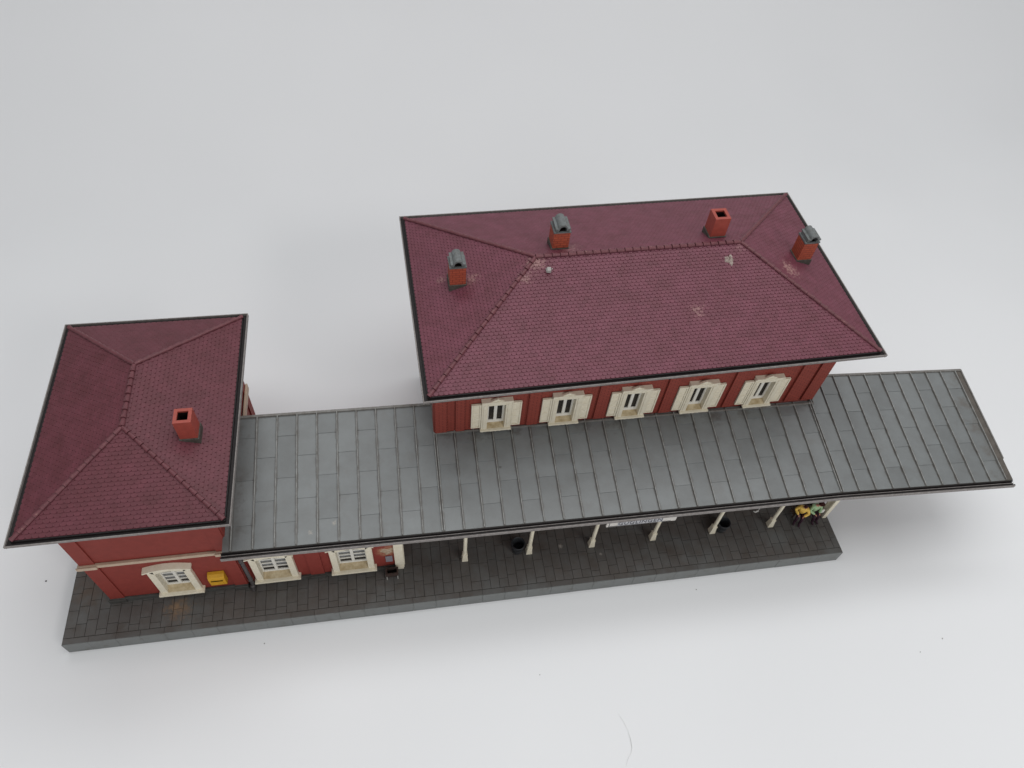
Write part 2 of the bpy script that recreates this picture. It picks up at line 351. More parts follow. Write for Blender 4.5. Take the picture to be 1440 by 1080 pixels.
def chimney(root,x0,y0,w,d,ztop,zf,body,cap,rot,label=None):
    """square brick stack standing on the slope zf(x,y)"""
    zs=[zf(a,b) for a in (x0,x0+w) for b in (y0,y0+d)]; zmin=min(zs)-.3; zmax=max(zs)
    mb=MB(); t=w*.2
    for (a0,a1,b0,b1) in ((x0,x0+w,y0,y0+t),(x0,x0+w,y0+d-t,y0+d),(x0,x0+t,y0+t,y0+d-t),(x0+w-t,x0+w,y0+t,y0+d-t)):
        mb.box(a0,a1,b0,b1,zmin,ztop,0)
    mb.box(x0+t,x0+w-t,y0+t,y0+d-t,zmin,zmin+.1,1)
    fl=.012
    zi=zmin+.1
    for (a0,a1,b0,b1) in ((x0+t,x0+w-t,y0+t,y0+t+fl),(x0+t,x0+w-t,y0+d-t-fl,y0+d-t),(x0+t,x0+t+fl,y0+t+fl,y0+d-t-fl),(x0+w-t-fl,x0+w-t,y0+t+fl,y0+d-t-fl)):
        mb.box(a0,a1,b0,b1,zi,ztop-.10,1)
    ch=mb.build('chimney',[body,M['flue_dark']],root,bevel=.02); ch.rotation_euler.z=R(rot)
    if label: ch['label']=label
    f=MB(); e=.055
    f.prism([(x0-e,y0-e,zmin),(x0+w+e,y0-e,zmin),(x0+w+e,y0-e,zmax+.10),(x0-e,y0-e,zmax+.10)],(0,d+2*e,0))
    f.build('flashing',M['flash'],ch,bevel=.02)
    if cap:
        c=MB(); e=.03
        # collar, side walls, arched hood with flat wings, open to the front
        c.box(x0-e,x0+w+e,y0-e,y0+d+e,ztop-.02,ztop+.07)
        cx=x0+w/2; zb=ztop+.071; r=w*.29; ri=r-.06; hw=w*.45; n=12; zl=zb+.20
        hood=[(cx-math.cos(math.pi*k/n)*r,zl+math.sin(math.pi*k/n)*r*1.1) for k in range(n+1)]
        inner=[(cx-math.cos(math.pi*k/n)*ri,zl-.04+math.sin(math.pi*k/n)*ri*1.1) for k in range(n+1)]
        prof=[(cx-hw,zl+.05),(cx-r-.005,zl+.05)]+hood[1:-1]+[(cx+r+.005,zl+.05),(cx+hw,zl+.05),(cx+hw,zl-.03)]+inner[::-1]+[(cx-hw,zl-.03)]
        i=len(c.v); ya,yb=y0-.07,y0+d+.03; m_=len(prof)
        c.v+=[(a,ya,z) for a,z in prof]+[(a,yb,z) for a,z in prof]
        for k in range(m_): j=(k+1)%m_; c.f.append((i+k,i+j,i+m_+j,i+m_+k)); c.m.append(0)
        for off in (0,m_):
            c.f.append(tuple(i+off+k for k in range(m_))); c.m.append(0)
        for sg in (-1,1):
            a0,a1=sorted((cx+sg*(ri+.002),cx+sg*(hw-.03))); c.box(a0,a1,y0+.01,y0+d-.02,zb,zl-.031)
        c.box(cx-ri,cx+ri,y0+d-.08,y0+d-.03,zb,zl+ri*.5,1)
        c.box(cx-ri+.01,cx+ri-.01,y0+.06,y0+d-.09,ztop+.0705,ztop+.075,1)
        c.build('cap',[M['capgrey'],M['flue_dark']],ch,bevel=.008)
    return ch

def lump(x,y,z,rad,hgt,mode):
    mb=MB(); n,mr=22,6; ring=[]
    ph=[random.uniform(0,6.3) for _ in range(6)]
    rr=lambda t: rad*(1+.22*math.sin(3*t+ph[0])+.16*math.sin(5*t+ph[1])+.12*math.sin(9*t+ph[2]))
    def at(a,b,h): return (x+a,y-h,z+b) if mode=='y' else (x+a,y+b,z+b*.34+h)
    mb.v.append(at(0,0,hgt))
    for k in range(1,mr+1):
        for q in range(n):
            t=2*math.pi*q/n; r=rr(t)*k/mr; h=hgt*(1-(k/mr)**2)*random.uniform(.4,1.4)-(.03 if k==mr else 0)
            mb.v.append(at(r*math.cos(t),r*math.sin(t),h))
    for q in range(n): mb.f.append((0,1+q,1+(q+1)%n)); mb.m.append(0)
    for k in range(mr-1):
        for q in range(n): a=1+k*n; mb.f.append((a+q,a+n+q,a+n+(q+1)%n,a+(q+1)%n)); mb.m.append(0)
    return mb
# ------------------------------------------------------------------ backdrop
def backdrop():
    mb=MB(); xs=[-170+4*k for k in range(112)]; ys=[-90+3*k for k in range(100)]
    def z(x,y):
        R_=27.; y0=37+.05*x; t=max(0,y-y0); a=0.
        if t<R_*.86: a=R_-math.sqrt(R_*R_-t*t)
        else: a=R_-math.sqrt(R_*R_-(R_*.86)**2)+(t-R_*.86)*1.7
        k=1/(1+math.exp(-(y-40)/5))
        return a+k*(.75*math.sin((y-42)/6.0+x*.025)+.5*math.sin(x*.045+y*.03)+.2*math.sin(x*.11-y*.06))
    for y in ys:
        for x in xs: mb.v.append((x,y,z(x,y)))
    n=len(xs)
    for j in range(len(ys)-1):
        for i in range(n-1): mb.f.append((j*n+i,j*n+i+1,j*n+n+i+1,j*n+n+i)); mb.m.append(0)
    o=mb.build('backdrop',M['paper'],smooth=True); tag(o,'seamless white paper backdrop the model station stands on','backdrop',kind='structure')
backdrop()

# ------------------------------------------------------------------ platform
HP=1.10; PL=46.0; PD=18.6
def platform():
    root=thing('station_platform','long dark grey paved platform base with lighter edge under the whole station','platform',(0,0,0))
    s=MB(); s.prism([(.02,.32,.002),(PL-.02,.32,.002),(PL-.02,8.4,.002),(9.9,8.4,.002),(9.9,13.5,.002),(.02,13.5,.002)],(0,0,HP-.037)); 
    s.build('slab',M['joint'],root)
    p=MB(); w=.56; g=.022; x=.02
    while x<PL-.05:
        ww=w+random.uniform(-.03,.03); x1=min(x+ww,PL-.02)
        if PL-.02-x1<.2: x1=PL-.02
        y=.385; first=random.choice([.35,.55,.72,.95])+random.uniform(-.04,.04); y1=y+first
        pd=13.5 if x<9.5 else 8.4
        while y<pd-.05:
            y1=min(y1,pd); j=[random.uniform(-.012,.008) for _ in range(2)]
            p.hexa([(x+g/2,y+g/2,HP-.06),(x1-g/2,y+g/2,HP-.06),(x1-g/2,y1-g/2,HP-.06),(x+g/2,y1-g/2,HP-.06),
                    (x+g/2,y+g/2,HP+j[0]),(x1-g/2,y+g/2,HP+j[0]),(x1-g/2,y1-g/2,HP+j[1]),(x+g/2,y1-g/2,HP+j[1])])
            y=y1; y1=y+1.06+random.uniform(-.09,.09)
        x=x1
    m=M['plat']
    spot(m,(5.87,1.40,HP),.80,(.19,.125,.08),.9,.9,4)
    spot(m,(5.75,1.45,HP),.30,(.26,.17,.10),.7,.9,8)
    spot(m,(28.22,2.55,HP),.17,(.42,.38,.34),.8,.5,12)
    spot(m,(30.6,1.75,HP),.12,(.36,.33,.30),.7,.5,14)
    spot(m,(.9,3.0,HP),1.3,(.105,.062,.035),.5,.5,2)
    p.build('paving',m,root,bevel=.010)
    k=MB(); x=.0
    while x<PL-.01:
        x1=min(PL,x+1.32+random.uniform(-.12,.12))
        if PL-x1<.5: x1=PL
        j=random.uniform(-.006,.006)
        k.box(x+.004,x1-.004,0+j,.055,0.002,HP-.003,0); k.box(x+.004,x1-.004,.056,.368,.5,HP-.005,1)
        x=x1
    k.build('kerb',[M['kerb'],M['plat']],root,bevel=.014)
    for a,b,c in ((0,.018,13.5),(PL-.018,PL,8.4)):
        e=MB(); e.box(a,b,.37,c,.002,HP-.02); e.build('side_edge',M['plinth'],root)
platform()

# ------------------------------------------------------------------ windows
def window_large(root,xa,xb,y,zs,zt,label=None,hood=True):
    """ground floor window: deep cream surround, 2x3 panes, sloping stained sill board"""
    W=MB(); p=.22                     # protrusion
    ax,bx=xa+.36,xb-.36; zi=zs+.42; ztop=zt-.42
    W.box(xa,ax,y-p,y+.30,zs+.05,zt); W.box(bx,xb,y-p,y+.30,zs+.05,zt)
    # segmental head
    n=12; 
    arch=[(ax+(bx-ax)*k/n, ztop+.20*math.sin(math.pi*k/n)) for k in range(n+1)]
    topv=[(xa+(xb-xa)*k/n, zt+.26*math.sin(math.pi*k/n)) for k in range(n+1)]
    i=len(W.v)
    for yy in (y-p,y+.30):
        W.v+=[(a,yy,b) for a,b in arch]+[(a,yy,b) for a,b in topv]
    N=n+1
    for k in range(n):
        f0=i; b0=i+2*N
        W.f+= [(f0+k,f0+k+1,f0+N+k+1,f0+N+k),(b0+k,b0+N+k,b0+N+k+1,b0+k+1),(f0+k,b0+k,b0+k+1,f0+k+1),(f0+N+k,f0+N+k+1,b0+N+k+1,b0+N+k)]; W.m+=[0]*4
    win=W.build('window',M['cream'],root,bevel=.02)
    if label: win['label']=label
    H=MB()                            # projecting hood moulding
    for k in range(n):
        a0=xa-.14+(xb-xa+.28)*k/n; a1=xa-.14+(xb-xa+.28)*(k+1)/n
        z0=zt-.04+.28*math.sin(math.pi*k/n); z1=zt-.04+.28*math.sin(math.pi*(k+1)/n)
        H.hexa([(a0,y-p-.13,z0),(a1,y-p-.13,z1),(a1,y-.0,z1),(a0,y-.0,z0),(a0,y-p-.13,z0+.10),(a1,y-p-.13,z1+.10),(a1,y-.0,z1+.14),(a0,y-.0,z0+.14)])
    H.build('hood',M['cream'],win,merge=True)
    s=MB(); s.box(xa-.12,xb+.12,y-p-.18,y+.02,zs-.06,zs+.08); s.box(xa+.10,xb-.10,y-p-.13,y-.02,zs-.15,zs-.062)
    s.build('sill',M['cream'],win,bevel=.02)
    b=MB(); b.hexa([(ax+.003,y-p+.02,zs+.082),(bx-.003,y-p+.02,zs+.082),(bx-.003,y+.28,zs+.082),(ax+.003,y+.28,zs+.082),(ax+.003,y-p+.02,zs+.11),(bx-.003,y-p+.02,zs+.11),(bx-.003,y+.28,zs+.34),(ax+.003,y+.28,zs+.34)])
    b.build('sill_board',M['cream_dirty'],win)
    yf=y+.16
    f=MB(); f.box(ax+.002,bx-.002,yf,yf+.08,zs+.30,zi+.06); c=(ax+bx)/2; f.box(c-.085,c+.085,yf-.04,yf+.08,zi+.062,ztop+.19)
    f.box(ax+.002,ax+.09,yf,yf+.08,zi+.061,ztop+.02); f.box(bx-.09,bx-.002,yf,yf+.08,zi+.061,ztop+.02)
    for k in (1,2,3):
        for (a0,a1) in ((ax+.091,c-.086),(c+.086,bx-.091)):
            f.box(a0,a1,yf+.01,yf+.07,zi+.06+.44*k-.042,zi+.06+.44*k+.042)
    f.box(ax+.091,c-.086,yf+.005,yf+.075,ztop+.0,ztop+.18); f.box(c+.086,bx-.091,yf+.005,yf+.075,ztop+.0,ztop+.18)
    f.build('sash',M['white_frame'],win,bevel=.01)
    g=MB(); g.box(ax+.01,bx-.01,yf+.10,yf+.12,zi,ztop+.17); g.build('pane',M['curtain'],win)
    return win
def window_small(root,cx,y,zs,zt,label=None):
    """upper floor: twin sash in deep cream surround with shutters and scroll pediment"""
    W=MB(); ow=.50; cw=.84; p=.20; zi=zs+.40; zo=zt-.52
    W.box(cx-cw,cx-ow,y-p,y+.35,zs+.16,zt-.15); W.box(cx+ow,cx+cw,y-p,y+.35,zs+.16,zt-.15)
    W.box(cx-ow,cx+ow,y-p,y+.35,zo,zt-.15)
    W.box(cx-cw+.10,cx-ow-.10,y-p-.035,y-p-.002,zs+.2,zo+.1); W.box(cx+ow+.10,cx+cw-.10,y-p-.035,y-p-.002,zs+.2,zo+.1)
    win=W.build('window',M['cream'],root,bevel=.018)
    if label: win['label']=label
    h=MB(); h.box(cx-cw-.03,cx+cw+.03,y-p-.12,y+.02,zt-.145,zt-.04)
    h.build('entablature',M['cream'],win,bevel=.015)
    o=MB(); n=10                      # scroll ornament on top
    pts=[(cx-.42,zt-.037)]+[(cx-.36+.72*k/n, zt-.03+.16*math.sin(math.pi*k/n)**.8+(.06 if k==n//2 else 0)) for k in range(n+1)]+[(cx+.42,zt-.037)]
    o.prism([(a,y-p-.08,b) for a,b in pts],(0,.12,0)); o.tube([(cx-.20,y-p-.10,zt+.03),(cx-.20,y-p+.03,zt+.03)],.06,8); o.tube([(cx+.20,y-p-.10,zt+.03),(cx+.20,y-p+.03,zt+.03)],.06,8)
    o.build('ornament',M['cream'],win)
    s=MB(); s.box(cx-cw-.05,cx+cw+.05,y-p-.13,y+.02,zs+.06,zs+.155)
    for k in range(7):
        a=cx-cw+.08+k*(2*cw-.16)/6
        s.tube([(a,y-p-.09,zs+.055),(a,y-p-.0,zs+.055)],.085 if k in (0,2,3,4,6) else .055,10)
    s.box(cx-cw+.02,cx+cw-.02,y-p-.06,y-.0,zs+.02,zs+.058)
    s.build('sill',M['cream'],win,bevel=.012)
    b=MB(); b.hexa([(cx-ow+.003,y-p+.02,zs+.157),(cx+ow-.003,y-p+.02,zs+.157),(cx+ow-.003,y+.33,zs+.157),(cx-ow+.003,y+.33,zs+.157),(cx-ow+.003,y-p+.02,zs+.19),(cx+ow-.003,y-p+.02,zs+.19),(cx+ow-.003,y+.33,zs+.36),(cx-ow+.003,y+.33,zs+.36)])
    b.build('sill_board',M['cream_dirty'],win)
    f=MB(); yf=y+.14
    f.box(cx-ow+.002,cx+ow-.002,yf,yf+.08,zs+.30,zi+.12); f.box(cx-ow+.002,cx+ow-.002,yf,yf+.08,zo-.14,zo-.002)
    for a0,a1 in ((cx-ow+.002,cx-ow+.12),(cx-.09,cx+.09),(cx+ow-.12,cx+ow-.002)): f.box(a0,a1,yf-.01,yf+.08,zi+.122,zo-.142)
    f.build('sash',M['white_frame'],win,bevel=.01)
    g=MB(); g.box(cx-ow+.01,cx+ow-.01,yf+.10,yf+.12,zi,zo-.01); g.build('pane',M['glass'],win)
    for sgn in (-1,1):
        q=MB(); a0,a1=sorted((cx+sgn*(cw+.015),cx+sgn*(cw+.56))); z0,z1=zs+.26,zt-.40; yb=y-.10; yt=y-.16
        q.box(a0,a1,yb,y-.03,z0,z1)                                  # backing board
        for (c0,c1,d0,d1) in ((a0,a0+.09,z0,z1),(a1-.09,a1,z0,z1)): q.box(c0,c1,yt,yb-.001,d0,d1)
        for zz in (z0,(z0+z1)/2-.28,(z0+z1)/2+.30,z1-.09): q.box(a0+.091,a1-.091,yt,yb-.001,zz,zz+.085)
        k=z0+.12
        while k<z1-.12:
            q.hexa([(a0+.095,yb-.035,k),(a1-.095,yb-.035,k),(a1-.095,yb-.002,k),(a0+.095,yb-.002,k),(a0+.095,yb-.02,k+.05),(a1-.095,yb-.02,k+.05),(a1-.095,yb-.002,k+.05),(a0+.095,yb-.002,k+.05)])
            k+=.085
        q.build('shutter',M['cream'],win,bevel=.008)
    return win

def wall_box(mb,x0,x1,y0,y1,z0,z1,mi,holes=(),t=.30):
    """four walls; holes (xa,xb,za,zb) cut in the front one"""
    xs=sorted(set([x0,x1]+[h for q in holes for h in q[:2]])); zs=sorted(set([z0,z1]+[h for q in holes for h in q[2:]]))
    for a,b in zip(xs,xs[1:]):
        for c,d in zip(zs,zs[1:]):
            if any(q[0]<=a and b<=q[1] and q[2]<=c and d<=q[3] for q in holes): continue
            mb.box(a,b,y0,y0+t,c,d,mi)
    mb.box(x0,x1,y1-t,y1,z0,z1,mi); mb.box(x0,x0+t,y0+t,y1-t,z0,z1,mi); mb.box(x1-t,x1,y0+t,y1-t,z0,z1,mi)

# ------------------------------------------------------------------ small building at the left end
def side_building():
    x0,x1,y0,y1=2.33,9.714,2.28,13.32; ze=10.90
    root=thing('side_building','small red end building with hipped maroon roof and one plain open chimney','building',((x0+x1)/2,(y0+y1)/2,HP))
    w=MB(); wall_box(w,x0,x1,y0,y1,HP,ze-.13,0,holes=[(5.25,7.2,1.72,4.85)])
    for (a,b) in ((x0-.03,x0+.72),(x1-.68,x1+.01)): w.box(a,b,y0-.08,y0-.002,HP+.40,ze-.14)
    for (a,b) in ((y0+.0,y0+.7),(y1-.7,y1)): w.box(x1+.002,x1+.07,a,b,HP+.4,ze-.14); w.box(x0-.07,x0-.032,a,b,HP+.4,ze-.14)
    w.build('wall',M['smoothred'],root,merge=True)
    b=MB(); b.box(x0-.10,x1+.03,y0-.13,y0-.003,HP+.012,HP+.38); b.box(x0-.16,x0+.78,y0-.20,y0-.132,HP+.012,HP+.36); b.box(x1-.72,x1+.03,y0-.20,y0-.132,HP+.012,HP+.36)
    b.box(x0-.10,x0-.003,y0-.003,y1,HP+.012,HP+.38); b.box(x1+.003,x1+.12,y0+.3,y1,HP+.012,HP+.36)
    b.build('plinth',M['plinth'],root,bevel=.02)
    c=MB(); c.box(x0-.14,x1+.05,y0-.18,y0-.003,5.72,5.98); c.box(x0-.20,x0+.80,y0-.27,y0-.182,5.70,5.97); c.box(x1-.76,x1-.08,y0-.27,y0-.182,5.70,5.97)
    c.box(x0-.14,x0-.073,y0-.002,y1,5.72,5.98); c.box(x1+.072,x1+.20,y0+.7,y1+.1,5.30,5.85)
    c.build('cornice',M['cornice'],root,bevel=.03)
    window_large(root,5.12,7.32,y0,1.72,4.72)
    rect=(1.10,10.92,1.05,14.55)
    roof,ra,rb=hip_roof(root,rect,ze,12.77,'y',4.83,M['tile_left'],.29,.205,.027)
    zf=lambda x,y: roof_z(rect,ze,ra,rb,'y',x,y)
    chimney(root,8.46,5.47,.84,.86,13.22,zf,M['chimred'],False,0)
    return root
side_building()

# ------------------------------------------------------------------ canopy
YC0,YC1,ZC0,ZC1=1.278,8.825,7.181,8.287; XR0,RP=10.128,1.084; XC0,XE=9.712,55.04
XA=XR0+10*RP; XB=XR0+31*RP
def zc(x,y):
    z=ZC0+(ZC1-ZC0)*(y-YC0)/(YC1-YC0)
    if x<XA: z+=.091*(XA-x)/10
    if x>XB: z-=.531*(x-XB)/10
    return z
YM=7.10
def canopy():
    root=thing('platform_canopy','long grey standing-seam platform canopy on cream posts joining both red buildings','canopy',(32,5,HP),-.452)
    xs=[XC0]+[XR0+k*RP for k in range(42)]+[XE]
    s=MB()
    for k,(a,b) in enumerate(zip(xs,xs[1:])):
        mid=10<k<=31
        yb=YM+.05 if mid else YC1
        # underside body
        def zz(x,y,o): return (x,y,zc(x,y)+o)
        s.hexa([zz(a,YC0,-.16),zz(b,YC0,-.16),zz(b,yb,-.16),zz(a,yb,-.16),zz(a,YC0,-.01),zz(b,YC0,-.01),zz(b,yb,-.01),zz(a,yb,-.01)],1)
        off=0 if k%2 else 1.235
        y=YC0; y1=YC0+((1.29 if k%2 else 2.53))
        if k==len(xs)-2: y1=99
        while y<yb-.01:
            y1=min(y1,yb); 
            if yb-y1<.15: y1=yb
            lo=.034; hi=.004; g=.008
            j=random.uniform(-.004,.004)
            p=[zz(a,y+g,lo+j),zz(b,y+g,lo+j),zz(b,y1+.02,hi),zz(a,y1+.02,hi)]
            s.poly(p,2 if k==len(xs)-2 else 0); s.poly([zz(a,y+g,-.009),zz(b,y+g,-.009),p[1],p[0]],0)
            y=y1; y1=y+2.47
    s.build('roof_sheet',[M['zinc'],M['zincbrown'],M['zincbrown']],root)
    r=MB()
    for k in range(42):
        x=XR0+k*RP; mid=10<k<31
        yb=YM-.02 if mid else YC1-.08
        w=.030; h=.125
        offs=(0,) if k not in (10,31) else (-.075,.055)
        for o in offs:
            y0_=YC0+.03; 
            if k==10 and o>0: yb=YM-.06
            if k==31 and o<0: yb=YM-.06
            elif k==31: yb=YC1-.08
            jx=random.uniform(-.012,.012)
            r.hexa([(x+o-w,y0_,zc(x,y0_)),(x+o+w,y0_,zc(x,y0_)),(x+o+w+jx,yb,zc(x,yb)),(x+o-w+jx,yb,zc(x,yb)),
                    (x+o-w*.8,y0_,zc(x,y0_)+h),(x+o+w*.8,y0_,zc(x,y0_)+h),(x+o+w*.8+jx,yb,zc(x,yb)+h),(x+o-w*.8+jx,yb,zc(x,yb)+h)])
    r.build('standing_seams',M['rib'],root,bevel=.012)
    # flashings: rear edges, round the foot of the upper wall, right verge
    t=MB()
    def strip(xa,xb,ya,yb_,h0,h1,n=1):
        t.hexa([(xa,ya,zc(xa,ya)+h0),(xb,ya,zc(xb,ya)+h0),(xb,yb_,zc(xb,yb_)+h0),(xa,yb_,zc(xa,yb_)+h0),(xa,ya,zc(xa,ya)+h1),(xb,ya,zc(xb,ya)+h1),(xb,yb_,zc(xb,yb_)+h1),(xa,yb_,zc(xa,yb_)+h1)])
    strip(XC0,XA-.1,YC1-.09,YC1+.05,-.17,.12); strip(XB+.0,XE,YC1-.09,YC1+.05,-.17,.10)
    strip(XA-.11,XA-.04,YM-.10,YC1-.092,.0,.13); strip(XA-.11,XB+.16,YM-.20,YM-.12,.0,.12); strip(XA-.035,XB+.05,YM-.118,YM-.03,.0,.05)
    strip(XB+.16,XB+.23,YM-.20,YC1-.6,.0,.10)
    strip(XE-.02,XE+.07,2.65,YC1+.05,-.18,.07); strip(XE-.02,XE+.012,YC0,2.648,-.18,.03)
    t.build('flashing',M['trim'],root,bevel=.015)
    # front gutter
    g=MB(); l=MB()
    cuts=[(XC0-.08,XA),(XA,XB),(XB,XE+.03)]
    for xa,xb in cuts:
        def bar(mb,ya,yb_,h0,h1):
            za,zb=zc(xa,YC0),zc(xb,YC0)
            if xa<XC0: za=zc(XC0,YC0)
            mb.hexa([(xa,ya,za+h0),(xb,ya,zb+h0),(xb,yb_,zb+h0),(xa,yb_,za+h0),(xa,ya,za+h1),(xb,ya,zb+h1),(xb,yb_,zb+h1),(xa,yb_,za+h1)])
        bar(g,YC0-.30,YC0-.005,-.24,-.17); bar(g,YC0-.05,YC0-.005,-.168,-.03); 
        bar(g,YC0-.30,YC0-.262,-.168,-.03)
        bar(l,YC0-.36,YC0-.303,-.27,-.055)
        bar(l,YC0-.17,YC0-.135,-.165,-.075)
    gut=g.build('gutter',M['gutter'],root); l.build('gutter_rim',M['lip'],gut,bevel=.012)
    # six posts
    for k in range(6):
        x=22.275+3.931*k; y=2.422; p=MB()
        # posts stand upright on the platform: undo the canopy's slight turn
        d=Vector((x-32,y-5,0)); d.rotate(Matrix.Rotation(R(.452),3,'Z')); x,y=32+d.x,5+d.y
        ztp=zc(x,y)-.165
        p.hexa([(x-.19,y-.19,HP+.005),(x+.19,y-.19,HP+.005),(x+.19,y+.19,HP+.005),(x-.19,y+.19,HP+.005),(x-.135,y-.135,HP+.72),(x+.135,y-.135,HP+.72),(x+.135,y+.135,HP+.72),(x-.135,y+.135,HP+.72)])
        p.box(x-.155,x+.155,y-.155,y+.155,HP+.721,HP+.80)
        p.tube([(x,y,HP+.80),(x,y,HP+.95),(x,y,ztp-.55),(x,y,ztp-.5),(x,y,ztp-.25)],[.14,.118,.10,.14,.10],12)
        p.box(x-.13,x+.13,y-.13,y+.13,ztp-.25,ztp)
        p.prism([(x+.05,y-.05,ztp-1.0),(x+.09,y-.05,ztp-1.0),(x+.8,y-.05,ztp-.08),(x+.8,y-.05,ztp-.001),(x+.65,y-.05,ztp-.001)],(0,.1,0)); p.prism([(x-.05,y-.05,ztp-1.0),(x-.09,y-.05,ztp-1.0),(x-.8,y-.05,ztp-.08),(x-.8,y-.05,ztp-.001),(x-.65,y-.05,ztp-.001)],(0,.1,0))
        p.build('post',M['cream'],root,bevel=.02)
    # end screen pier at the right end
    e=MB(); x,y=45.70,2.50
    d=Vector((x-32,y-5,0)); d.rotate(Matrix.Rotation(R(.452),3,'Z')); x,y=32+d.x,5+d.y
    ztp=zc(x,y)-.25
    e.box(x-.08,x+.14,y,y+.42,HP+.005,ztp); e.box(x-.11,x-.081,y-.03,y+.10,HP+.005,ztp); e.box(x-.11,x-.081,y+.32,y+.45,HP+.005,ztp); e.box(x-.081,x+.17,y-.03,y-.002,HP+.005,ztp)
    e.build('end_pier',M['cream'],root,bevel=.02)
    h=MB(); x,y=38.66,1.20   # little pale hook below the gutter
    h.tube([(x+.05,y-.12,zc(x,YC0)-.26),(x+.10,y-.2,zc(x,YC0)-.45),(x+.06,y-.25,zc(x,YC0)-.62),(x-.06,y-.25,zc(x,YC0)-.70),(x-.18,y-.2,zc(x,YC0)-.68)],[.05,.055,.055,.055,.04],8)
    h.build('hook',M['pale'],root,smooth=True)
    return root
canopy()

# ------------------------------------------------------------------ link building under the canopy's left part
def link_building():
    x0,x1,y0,y1=9.84,18.62,2.42,8.6; zt=6.95
    root=thing('link_building','low red brick link building tucked under the left part of the grey canopy','building',((x0+x1)/2,(y0+y1)/2,HP))
    w=MB(); wall_box(w,x0,x1,y0,y1,HP,zt,0,holes=[(10.45,12.5,1.72,4.85),(14.75,16.8,1.72,4.85)])
    for (a,b) in ((9.85,10.12),(13.28,14.05)): w.box(a,b,y0-.08,y0-.002,HP+.36,zt-.01)
    m=M['smoothred'].copy(); m.name='glue_stained_red_wall'
    ox,oy=(x0+x1)/2,(y0+y1)/2
    spot(m,(17.75-ox,y0-oy,3.35-HP),.75,(.40,.22,.13),.85,.6,3.5,inner=.3)
    w.build('wall',m,root,merge=True)
    b=MB(); b.box(x0,x1-.02,y0-.14,y0-.003,HP+.012,HP+.34); b.box(13.22,14.1,y0-.21,y0-.142,HP+.012,HP+.32)
    b.build('plinth',M['plinth'],root,bevel=.02)
    c=MB(); c.box(18.14,18.66,y0-.15,y0-.003,HP+.14,zt-.02); c.box(18.622,18.70,y0-.003,y0+.4,HP+.14,zt-.02); c.box(18.2,18.62,y0-.19,y0-.152,HP+.012,HP+.4)
    c.build('corner_pilaster',M['cream'],root,bevel=.02)
    window_large(root,10.30,12.62,y0,1.72,4.72); window_large(root,14.60,16.95,y0,1.72,4.72)
    d=MB(); d.tube([(10.02,2.12,7.0),(10.02,2.12,1.75),(10.02,2.06,1.45),(10.02,1.86,1.22)],.105,10); 
    for z in (2.2,4.6): d.tube([(10.02,2.12,z),(10.02,2.12,z+.12)],.14,10)
    d.tube([(10.02,2.06,1.62),(10.02,2.0,1.42)],.135,10)
    d.build('downpipe',M['pipe'],root,smooth=True)
    lump(17.78,y0-.01,3.35,.38,.05,'y').build('glue_residue',M['glue'],root)
link_building()

# ------------------------------------------------------------------ main building
def main_building():
    x0,x1,y0,y1=20.96,43.87,7.134,17.80; ze=13.65
    root=thing('main_building','large two-storey red brick station building with hipped maroon roof and four chimneys','building',(32,12,HP),.257)
    w=MB(); cs=[24.37+3.95*k for k in range(5)]
    wall_box(w,x0,x1,y0,y1,HP,ze-.13,0,holes=[(c-.55,c+.55,8.20,10.65) for c in cs])
    for (a,b) in [(x0,x0+.66),(22.12,22.62)]+[(26.16+3.955*k,26.80+3.955*k) for k in range(4)]+[(42.0,42.9)]+[(43.1,x1)]:
        w.box(a,b,y0-.13,y0-.002,8.20,ze-.14)
    for k in range(5):
        b=y0+(y1-y0-.8)*k/4
        w.box(x0-.07,x0-.002,b+.01,b+.8,HP+.5,ze-.14); w.box(x1+.002,x1+.07,b+.01,b+.8,HP+.5,ze-.14)
    w.build('wall',M['brick'],root,merge=True)
    for c in cs: window_small(root,c,y0,8.13,10.98)
    for (a,b) in ((24,25.2),(29.4,31),(33.6,35.2),(38.6,39.8)):
        q=MB(); q.box(a,b,y0-.09,y0-.003,HP+.01,HP+3.6); q.build('door',M['cream'],root,bevel=.02)
    # small dark gap line at the wall's foot
    rect=(20.15,45.40,5.51,19.43)
    # the roof sits slightly askew on the walls
    roof,ra,rb=hip_roof(root,rect,ze,16.20,'x',6.776,M['tile'],.252,.192,.030,rot=1.234)
    zf=lambda x,y: roof_z(rect,ze,ra,rb,'x',x,y)
    def unrot(x,y):
        v=Vector((x-32,y-12,0)); v.rotate(Matrix.Rotation(R(-1.491),3,'Z')); return 32+v.x,12+v.y
    for (x,y,w_,d_,zt_,cap,body) in CHIM:
        a,b=unrot(x,y); chimney(root,a,b,w_,d_,zt_,zf,body,cap,1.234)
    # one real lump of old glue on the tiles
    x,y=unrot(37.72,11.66)
    o=lump(x,y,zf(x,y)+.03,.27,.09,(0,.0,0)).build('glue_residue',M['gluegrey'],root); o.rotation_euler.z=R(1.234)
    return root
M['gluepink']=mat('pinkish_glue_scars',(.36,.20,.18),.45,.4,noise=.5,nscale=9,dark=(.22,.09,.085))
#        front-left corner of the stack (world x,y), width, depth, top z, hood?, material
CHIM=[(22.30,11.95,.86,.86,16.02,True,M['chimbrick']),
      (27.98,13.12,.90,.90,17.05,True,M['chimbrick']),
      (37.12,13.42,.90,.90,17.20,False,M['chimred']),
      (42.42,12.35,.86,.86,16.05,True,M['chimbrick'])]
main_building()

